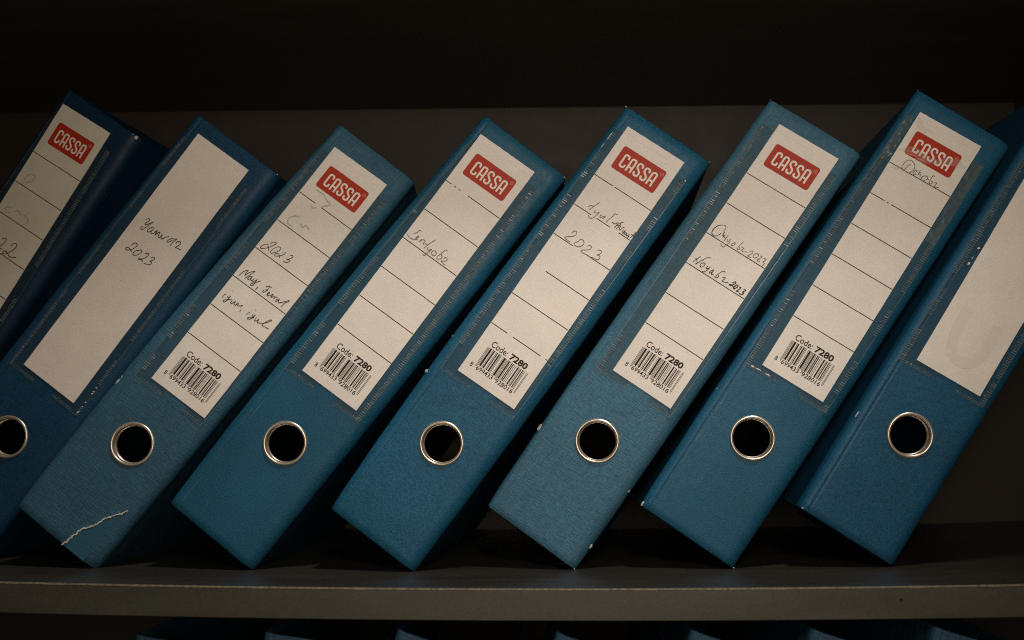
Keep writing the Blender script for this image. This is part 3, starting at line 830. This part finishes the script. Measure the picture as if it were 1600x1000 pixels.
def build_pocket(key, root, label, wobble):
    """clear pocket welded round the card: film margins and ribbed seams"""
    u0, v0, rot = label
    W = POSE[key]['W']
    rr = random.Random("p" + key)
    L, Rr = {'B': (-8.6, 50.6)}.get(key, (-9.6, 51.0))
    if key == 'H':
        Rr = 50.0
    Bz, Tz = -5.2, 185.5
    ca, sa = math.cos(rot), math.sin(rot)
    def on_flat(x, z):
        u = u0 + x * ca - z * sa
        lo, hi = 3.4, W - 5.5
        if u < lo:
            x += (lo - u) / ca
        elif u > hi:
            x -= (u - hi) / ca
        return x
    b = Build()
    def sheet(x0, x1, z0, z1, nx, nz):
        n = len(b.v)
        for j in range(nz + 1):
            for i in range(nx + 1):
                x, z = x0 + (x1 - x0) * i / nx, z0 + (z1 - z0) * j / nz
                b.v.append((on_flat(x, z), -.36 + .10 * noise.noise((x * .3, z * .12, wobble)), z))
        for j in range(nz):
            for i in range(nx):
                a = n + j * (nx + 1) + i
                b.f.append((a, a + 1, a + nx + 2, a + nx + 1))
    sheet(L, -.3, Bz, Tz, 4, 60)
    sheet(CARD_W + .3, Rr, Bz, Tz - 4, 4, 60)
    sheet(-.3, 12.5, Bz, -.35, 5, 3)
    sheet(29, CARD_W + .3, Bz, -.35, 5, 3)
    pocket = b.done("label_pocket", M_FILM, root, True)
    pocket.location = ((u0 - W) * MM, 0, v0 * MM)
    pocket.rotation_euler = (0, -rot, 0)
    b = Build()
    def rib(cx, cz, lx, lz):
        if abs(on_flat(cx, cz) - cx) > lx * .8:
            return
        cx = on_flat(cx - lx / 2, cz) + lx / 2 if cx < 20 else on_flat(cx + lx / 2, cz) - lx / 2
        t = rr.uniform(-.16, .16)
        h = .28 + rr.uniform(-.1, .12)
        n = len(b.v)
        x0, x1, z0, z1 = cx - lx / 2, cx + lx / 2, cz - lz / 2, cz + lz / 2
        b.v += [(x0, -.42, z0), (x1, -.42, z0), (x1, -.42, z1), (x0, -.42, z1),
                (x0 + .25, -.42 - h - t, z0 + .2), (x1 - .25, -.42 - h + t, z0 + .2), (x1 - .25, -.42 - h + t, z1 - .2), (x0 + .25, -.42 - h - t, z1 - .2)]
        b.f += [tuple(n + i for i in q) for q in ((4, 5, 6, 7), (0, 1, 5, 4), (1, 2, 6, 5), (2, 3, 7, 6), (3, 0, 4, 7))]
    wl = 1.9 if key == 'B' else 2.9
    pitch = 1.42 if key == 'B' else 1.5
    z = Bz + 1
    while z < Tz - 1:
        for cx, top in ((L + wl / 2 + .3, Tz), (Rr - wl / 2 - .3, Tz - 5)):
            g = noise.noise((z * .05, cx * .7, wobble))
            if z < top - 1 and g > -.22:
                rib(cx + rr.uniform(-.15, .15), z + rr.uniform(-.12, .12), wl * rr.uniform(.75, 1.1), pitch * rr.uniform(.34, .66))
        z += pitch
    for x0, x1 in ((L + 4, 12.2), (29.4, Rr - 4)):
        x = x0
        while x < x1:
            rib(x, Bz + 1.1, .85 * rr.uniform(.6, 1.1), 1.5 * rr.uniform(.6, 1.1))
            x += 1.45
    # outer welded lines
    for x in (L + .15, Rr - .15):
        b.ribbon([(on_flat(x + .1 * noise.noise((q * .4, x, 1)), Bz + (Tz - 6 - Bz) * q / 40), Bz + (Tz - 6 - Bz) * q / 40) for q in range(41)], .22, -.44, False)
    for x0, x1 in ((on_flat(L, Bz), 12.4), (29.2, on_flat(Rr, Bz))):
        b.ribbon([(x0 + (x1 - x0) * q / 8, Bz + .1 * noise.noise((q, x0, 1))) for q in range(9)], .25, -.44, False)
    s = b.done("pocket_seam", M_WELD, pocket)
    s['kind'] = 'stuff'
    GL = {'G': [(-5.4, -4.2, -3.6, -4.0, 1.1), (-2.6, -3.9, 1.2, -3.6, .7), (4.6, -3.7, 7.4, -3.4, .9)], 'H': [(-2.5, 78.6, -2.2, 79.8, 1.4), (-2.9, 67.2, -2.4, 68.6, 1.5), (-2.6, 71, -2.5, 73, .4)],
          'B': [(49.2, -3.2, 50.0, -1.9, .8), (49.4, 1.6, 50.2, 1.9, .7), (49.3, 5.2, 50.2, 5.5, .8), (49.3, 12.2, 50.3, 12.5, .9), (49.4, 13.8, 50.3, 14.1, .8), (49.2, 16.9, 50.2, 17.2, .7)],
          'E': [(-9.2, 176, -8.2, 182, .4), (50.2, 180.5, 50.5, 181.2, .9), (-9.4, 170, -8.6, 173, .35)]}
    if key in GL:  # pale spots paint glints on the pocket film; H has white specks
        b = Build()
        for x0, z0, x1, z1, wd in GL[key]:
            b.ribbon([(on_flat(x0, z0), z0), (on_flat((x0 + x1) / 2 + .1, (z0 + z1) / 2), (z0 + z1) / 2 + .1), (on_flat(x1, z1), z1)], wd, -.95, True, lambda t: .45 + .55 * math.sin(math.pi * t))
        b.done("glint_spots", M_GLINT, pocket)['kind'] = 'stuff'
    if key == 'G':
        b = Build()
        def crumpled(x0, x1, z0, z1, nx, nz, amp):
            n = len(b.v)
            for j in range(nz + 1):
                for i in range(nx + 1):
                    x, z = x0 + (x1 - x0) * i / nx, z0 + (z1 - z0) * j / nz
                    e = .5 * noise.noise((x * .5, z * .4, 9))
                    b.v.append((on_flat(x + (e if i in (0, nx) else 0), z), -.85 - amp * (.5 + noise.noise((x * .55, z * .35, 3))), z + (e if j in (0, nz) else 0)))
            for j in range(nz):
                for i in range(nx):
                    a = n + j * (nx + 1) + i
                    b.f.append((a, a + 1, a + nx + 2, a + nx + 1))
        crumpled(-6.5, -1.2, 152, 185, 7, 30, .9)
        crumpled(44.0, 51.0, 120, 181, 8, 40, .7)
        crumpled(43.6, 47.0, 166, 172, 6, 6, 1.2)
        t_ = b.done("sticky_tape", M_TAPE, root, True)
        t_.location, t_.rotation_euler = pocket.location, pocket.rotation_euler
        t_['label'] = "crumpled clear tape at both sides of the card"
    return pocket

def blob(b, u, z, ru, rz, y, seed, W, rot=0.0):
    """ragged bare patch lying a hair proud of the surface"""
    n = 11
    pts = []
    for i in range(n):
        a = 2 * math.pi * i / n
        k = 1 + .45 * noise.noise((math.cos(a) * 1.3, math.sin(a) * 1.3, seed))
        x, q = ru * k * math.cos(a), rz * k * math.sin(a)
        pts.append((u - W + x * math.cos(rot) - q * math.sin(rot), z + x * math.sin(rot) + q * math.cos(rot)))
    k0 = len(b.v)
    b.v.append((u - W, y - .35, z))
    b.v += [(x, y, q) for x, q in pts]
    for i in range(n):
        b.f.append((k0, k0 + 1 + i, k0 + 1 + (i + 1) % n))

CHIPS = {  # u, v, half sizes, depth (mm)
    'A': [(67.0, 332.8, 1.5, 1.2, -.2), (63.5, 333.5, .6, .35, -.2)],
    'B': [(70.5, 317.6, .6, .4, .2)],
    'C': [(-1.6, 97.7, .9, 1.9, 1.2), (-1.5, 101.5, .5, 1.2, 1.4), (-.8, 104.5, .35, .8, 1.2)],
    'D': [(67.0, 317.3, .5, .4, .2)],
    'E': [(-2.4, 104.5, .8, 1.3, .9), (.6, 317.6, .6, .5, .2), (65.0, 317.6, .4, .3, .2), (-2.2, 132, .3, .5, 1.0)],
    'F': [(-.9, 59.7, 1.0, 2.4, .7), (68.0, 17.9, .7, 1.5, .6), (68.0, 59.6, .4, .8, .6), (67.6, .5, .45, .3, .2), (.6, 317.5, .3, .2, .3)],
    'G': [(.2, 1.6, .7, 1.6, .2), (-.9, 87.4, .3, .5, .6), (67.6, .5, .5, .4, .2), (.6, 317.5, .3, .2, .3)],
    'H': [(1.6, .6, .7, .5, .1), (-.2, 67.5, .5, 2.2, .6)],
}
NAMES = {
    'A': "blue binder at far left whose lined card shows erased smudges above a handwritten 22",
    'B': "blue lever arch binder with an unlined card handwritten Yanvaz 2023",
    'C': "linen-textured blue binder torn near its foot, card handwritten May, Fevral",
    'D': "blue lever arch binder whose lined card reads Sentyabr in pencil",
    'E': "blue lever arch binder whose card reads Iyul-August with 2023 below",
    'F': "linen-textured blue binder with card reading Oktyabr and Noyabr 2023",
    'G': "blue binder with crumpled tape beside its card and Dekabr written under the red logo",
    'H': "blue lever arch binder at far right with a blank unlined white card",
}

def pose(o, loc, lean, yaw, pitch):
    ex = Vector((math.cos(lean), 0, -math.sin(lean)))
    ez = Vector((math.sin(lean), 0, math.cos(lean)))
    ey = Vector((0, 1, 0))
    m0 = Matrix((ex, ey, ez)).transposed()
    m1 = Matrix.Rotation(yaw, 3, 'Z') @ Matrix.Rotation(-pitch, 3, 'X') @ m0
    m4 = m1.to_4x4()
    m4.translation = Vector(loc)
    o.matrix_world = m4

def make_binder(key, W, H, seed):
    root = bpy.data.objects.new("lever_arch_binder", None)
    COL.objects.link(root)
    link("spine", spine_mesh(key, W, H, seed), root)
    link("front_cover", cover_mesh(key, -W, -W + 2.3, H, seed + 1, -1), root)
    link("rear_cover", cover_mesh(key, -2.3, 0, H, seed + 2, 1), root)
    return root

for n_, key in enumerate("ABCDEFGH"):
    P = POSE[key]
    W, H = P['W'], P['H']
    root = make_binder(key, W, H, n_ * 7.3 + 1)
    ring = link("finger_ring", RING, root)
    ring.location = (-W / 2 * MM, 0, RING_Z * MM)
    ring.rotation_euler = (0, n_ * 1.3, 0)
    build_pocket(key, root, P['label'], n_ * 3.7)
    build_card(key, root, P['label'], n_ * 2.9 + .5)
    if CHIPS.get(key):
        for i, (u, z, ru, rz, y) in enumerate(CHIPS[key]):
            b = Build()
            blob(b, u, z, ru, rz, y - .25, i * 3.3 + n_, W)
            b.done("worn_chip", M_CHIP, root)
    if key == 'C':
        tear = [(38.7, -.1), (39.8, 3.2), (40.4, 7.7), (41.4, 10.4), (41.7, 13.7), (44.9, 18.4), (46.8, 20.8), (48.0, 23.9), (49.2, 28.6), (51.1, 31.0), (54.0, 35.2), (56.1, 38.1), (57.3, 40.6)]
        fine = []
        for i in range(len(tear) - 1):
            for k in range(5):
                t = k / 5
                q = (tear[i][0] + (tear[i + 1][0] - tear[i][0]) * t, tear[i][1] + (tear[i + 1][1] - tear[i][1]) * t)
                fine.append((q[0] - W + .9 * noise.noise((q[1] * .8, 3, 1)) + .6 * noise.noise((q[1] * 2.7, 1, 5)), q[1] + .3 * noise.noise((q[1] * 2.1, 7, 5))))
        fine.append((tear[-1][0] - W, tear[-1][1]))
        # peeled strip to the right of the tear, lying under the torn skin
        b = Build()
        N = len(fine)
        k0 = len(b.v)
        for i, (x, z) in enumerate(fine):
            b.v += [(x, -.10, z), (-8.4 - 1.0 * (z / 41.0) ** 3, -.10, .3 + (z - .1) * 1.02)]
        for i in range(N - 1):
            b.f.append((k0 + 2 * i, k0 + 2 * i + 1, k0 + 2 * i + 3, k0 + 2 * i + 2))
        o = b.done("torn_patch", M_BINFLAP, root)
        o['label'] = "smooth darker patch below the tear"
        b = Build()
        for i, (x, z) in enumerate(fine):      # lifted skin along the tear
            k = .75 + .35 * noise.noise((i * .35, 4, 4)) * (1 if 2 < i < N - 3 else 0)
            b.v += [(x - 2.3 * k, -.06, z + 1.3 * k), (x - .25, -.80 * k, z + .15)]
        for i in range(N - 1):
            b.f.append((2 * i, 2 * i + 1, 2 * i + 3, 2 * i + 2))
        b.done("torn_flap", M_VINYL['C'], root)
        b = Build()
        b.ribbon(fine, 1.15, -.62, True, lambda t: (.55 + .5 * noise.noise((t * 17, 2, 0)) + .4 * noise.noise((t * 61, 5, 0))) * (1 - .45 * t) + .22)
        o = b.done("torn_edge", M_TORN, root)
        o['label'] = "ragged cream edge of the tear"
    if key == 'E':
        b = Build()
        b.box(-37, -7, 80, 268, 9, 306)
        b.done("filed_papers", M_SHADED_PAPER, root)  # paper coloured brown to carry the shade inside the binder
    if key in 'DEFGH':
        # pale hinge line at the left edge
        b = Build()
        rg = random.Random(key)
        z = 2.0
        while z < 150:
            l = rg.uniform(9, 34)
            if rg.random() < (.75 if key in 'DGHF' else .4):
                x = -W + 4.0 + 1.9 + rg.uniform(-.15, .15)
                b.ribbon([(x + .1 * noise.noise((q, z, 1)), z + l * q / 5) for q in range(6)], rg.uniform(.12, .34), -.22, False, lambda t: .3 + math.sin(math.pi * t))
            z += l + rg.uniform(.5, 5)
        b.done("hinge_line", M_CREASE, root)['kind'] = 'stuff'
    root['label'] = NAMES[key]
    root['category'] = "binder"
    root['group'] = "blue lever arch binders leaning on the middle shelf"
    pose(root, P['loc'], P['lean'], P['yaw'], P['pitch'])

# binders on the shelf below: only their top edges reach into the picture
LOWER = [(-.1232, -.065, -.0305, 7.6), (-.0488, -.065, -.0275, 7.2), (.0266, -.065, -.0242, 17), (.1154, -.065, -.0239, 17.5), (.1892, -.065, -.0211, 17), (.2541, -.065, -.0190, 17), (.3193, -.065, -.0165, 16)]
LOW_NAMES = [
    "dim blue binder top below the shelf, leftmost of the lower row",
    "blue binder top below the shelf, straight under the foot of the Sentyabr binder",
    "blue binder top below the shelf, just left of the foot of the Iyul-August binder",
    "blue binder top below the shelf, just left of the foot of the Oktyabr binder",
    "blue binder top below the shelf, third from the right in the lower row",
    "blue binder top below the shelf, second from the right in the lower row",
    "blue binder top below the shelf, rightmost of the lower row",
]
LOW_W = 66.0
proto = None
for i, (x, y, zc, deg) in enumerate(LOWER):
    if proto is None:
        root = make_binder('L', LOW_W, 318.0, 77.0)
        r_ = link("finger_ring", RING, root)
        r_.location = (-LOW_W / 2 * MM, 0, RING_Z * MM)
        proto = root
    else:
        root = proto.copy()
        COL.objects.link(root)
        for ch in proto.children:
            c = ch.copy()
            COL.objects.link(c)
            c.parent = root
    t = math.radians(deg)
    # the upper left corner is what shows: put the foot where that corner needs it
    dx = -LOW_W * MM * math.cos(t) + .318 * math.sin(t)
    zf = zc - (LOW_W * MM * math.sin(t) + .318 * math.cos(t))
    pose(root, (x - dx, y, zf), t, 0, 0)
    root['label'] = LOW_NAMES[i]
    root['category'] = "binder"
    root['group'] = "blue binders on the shelf below"
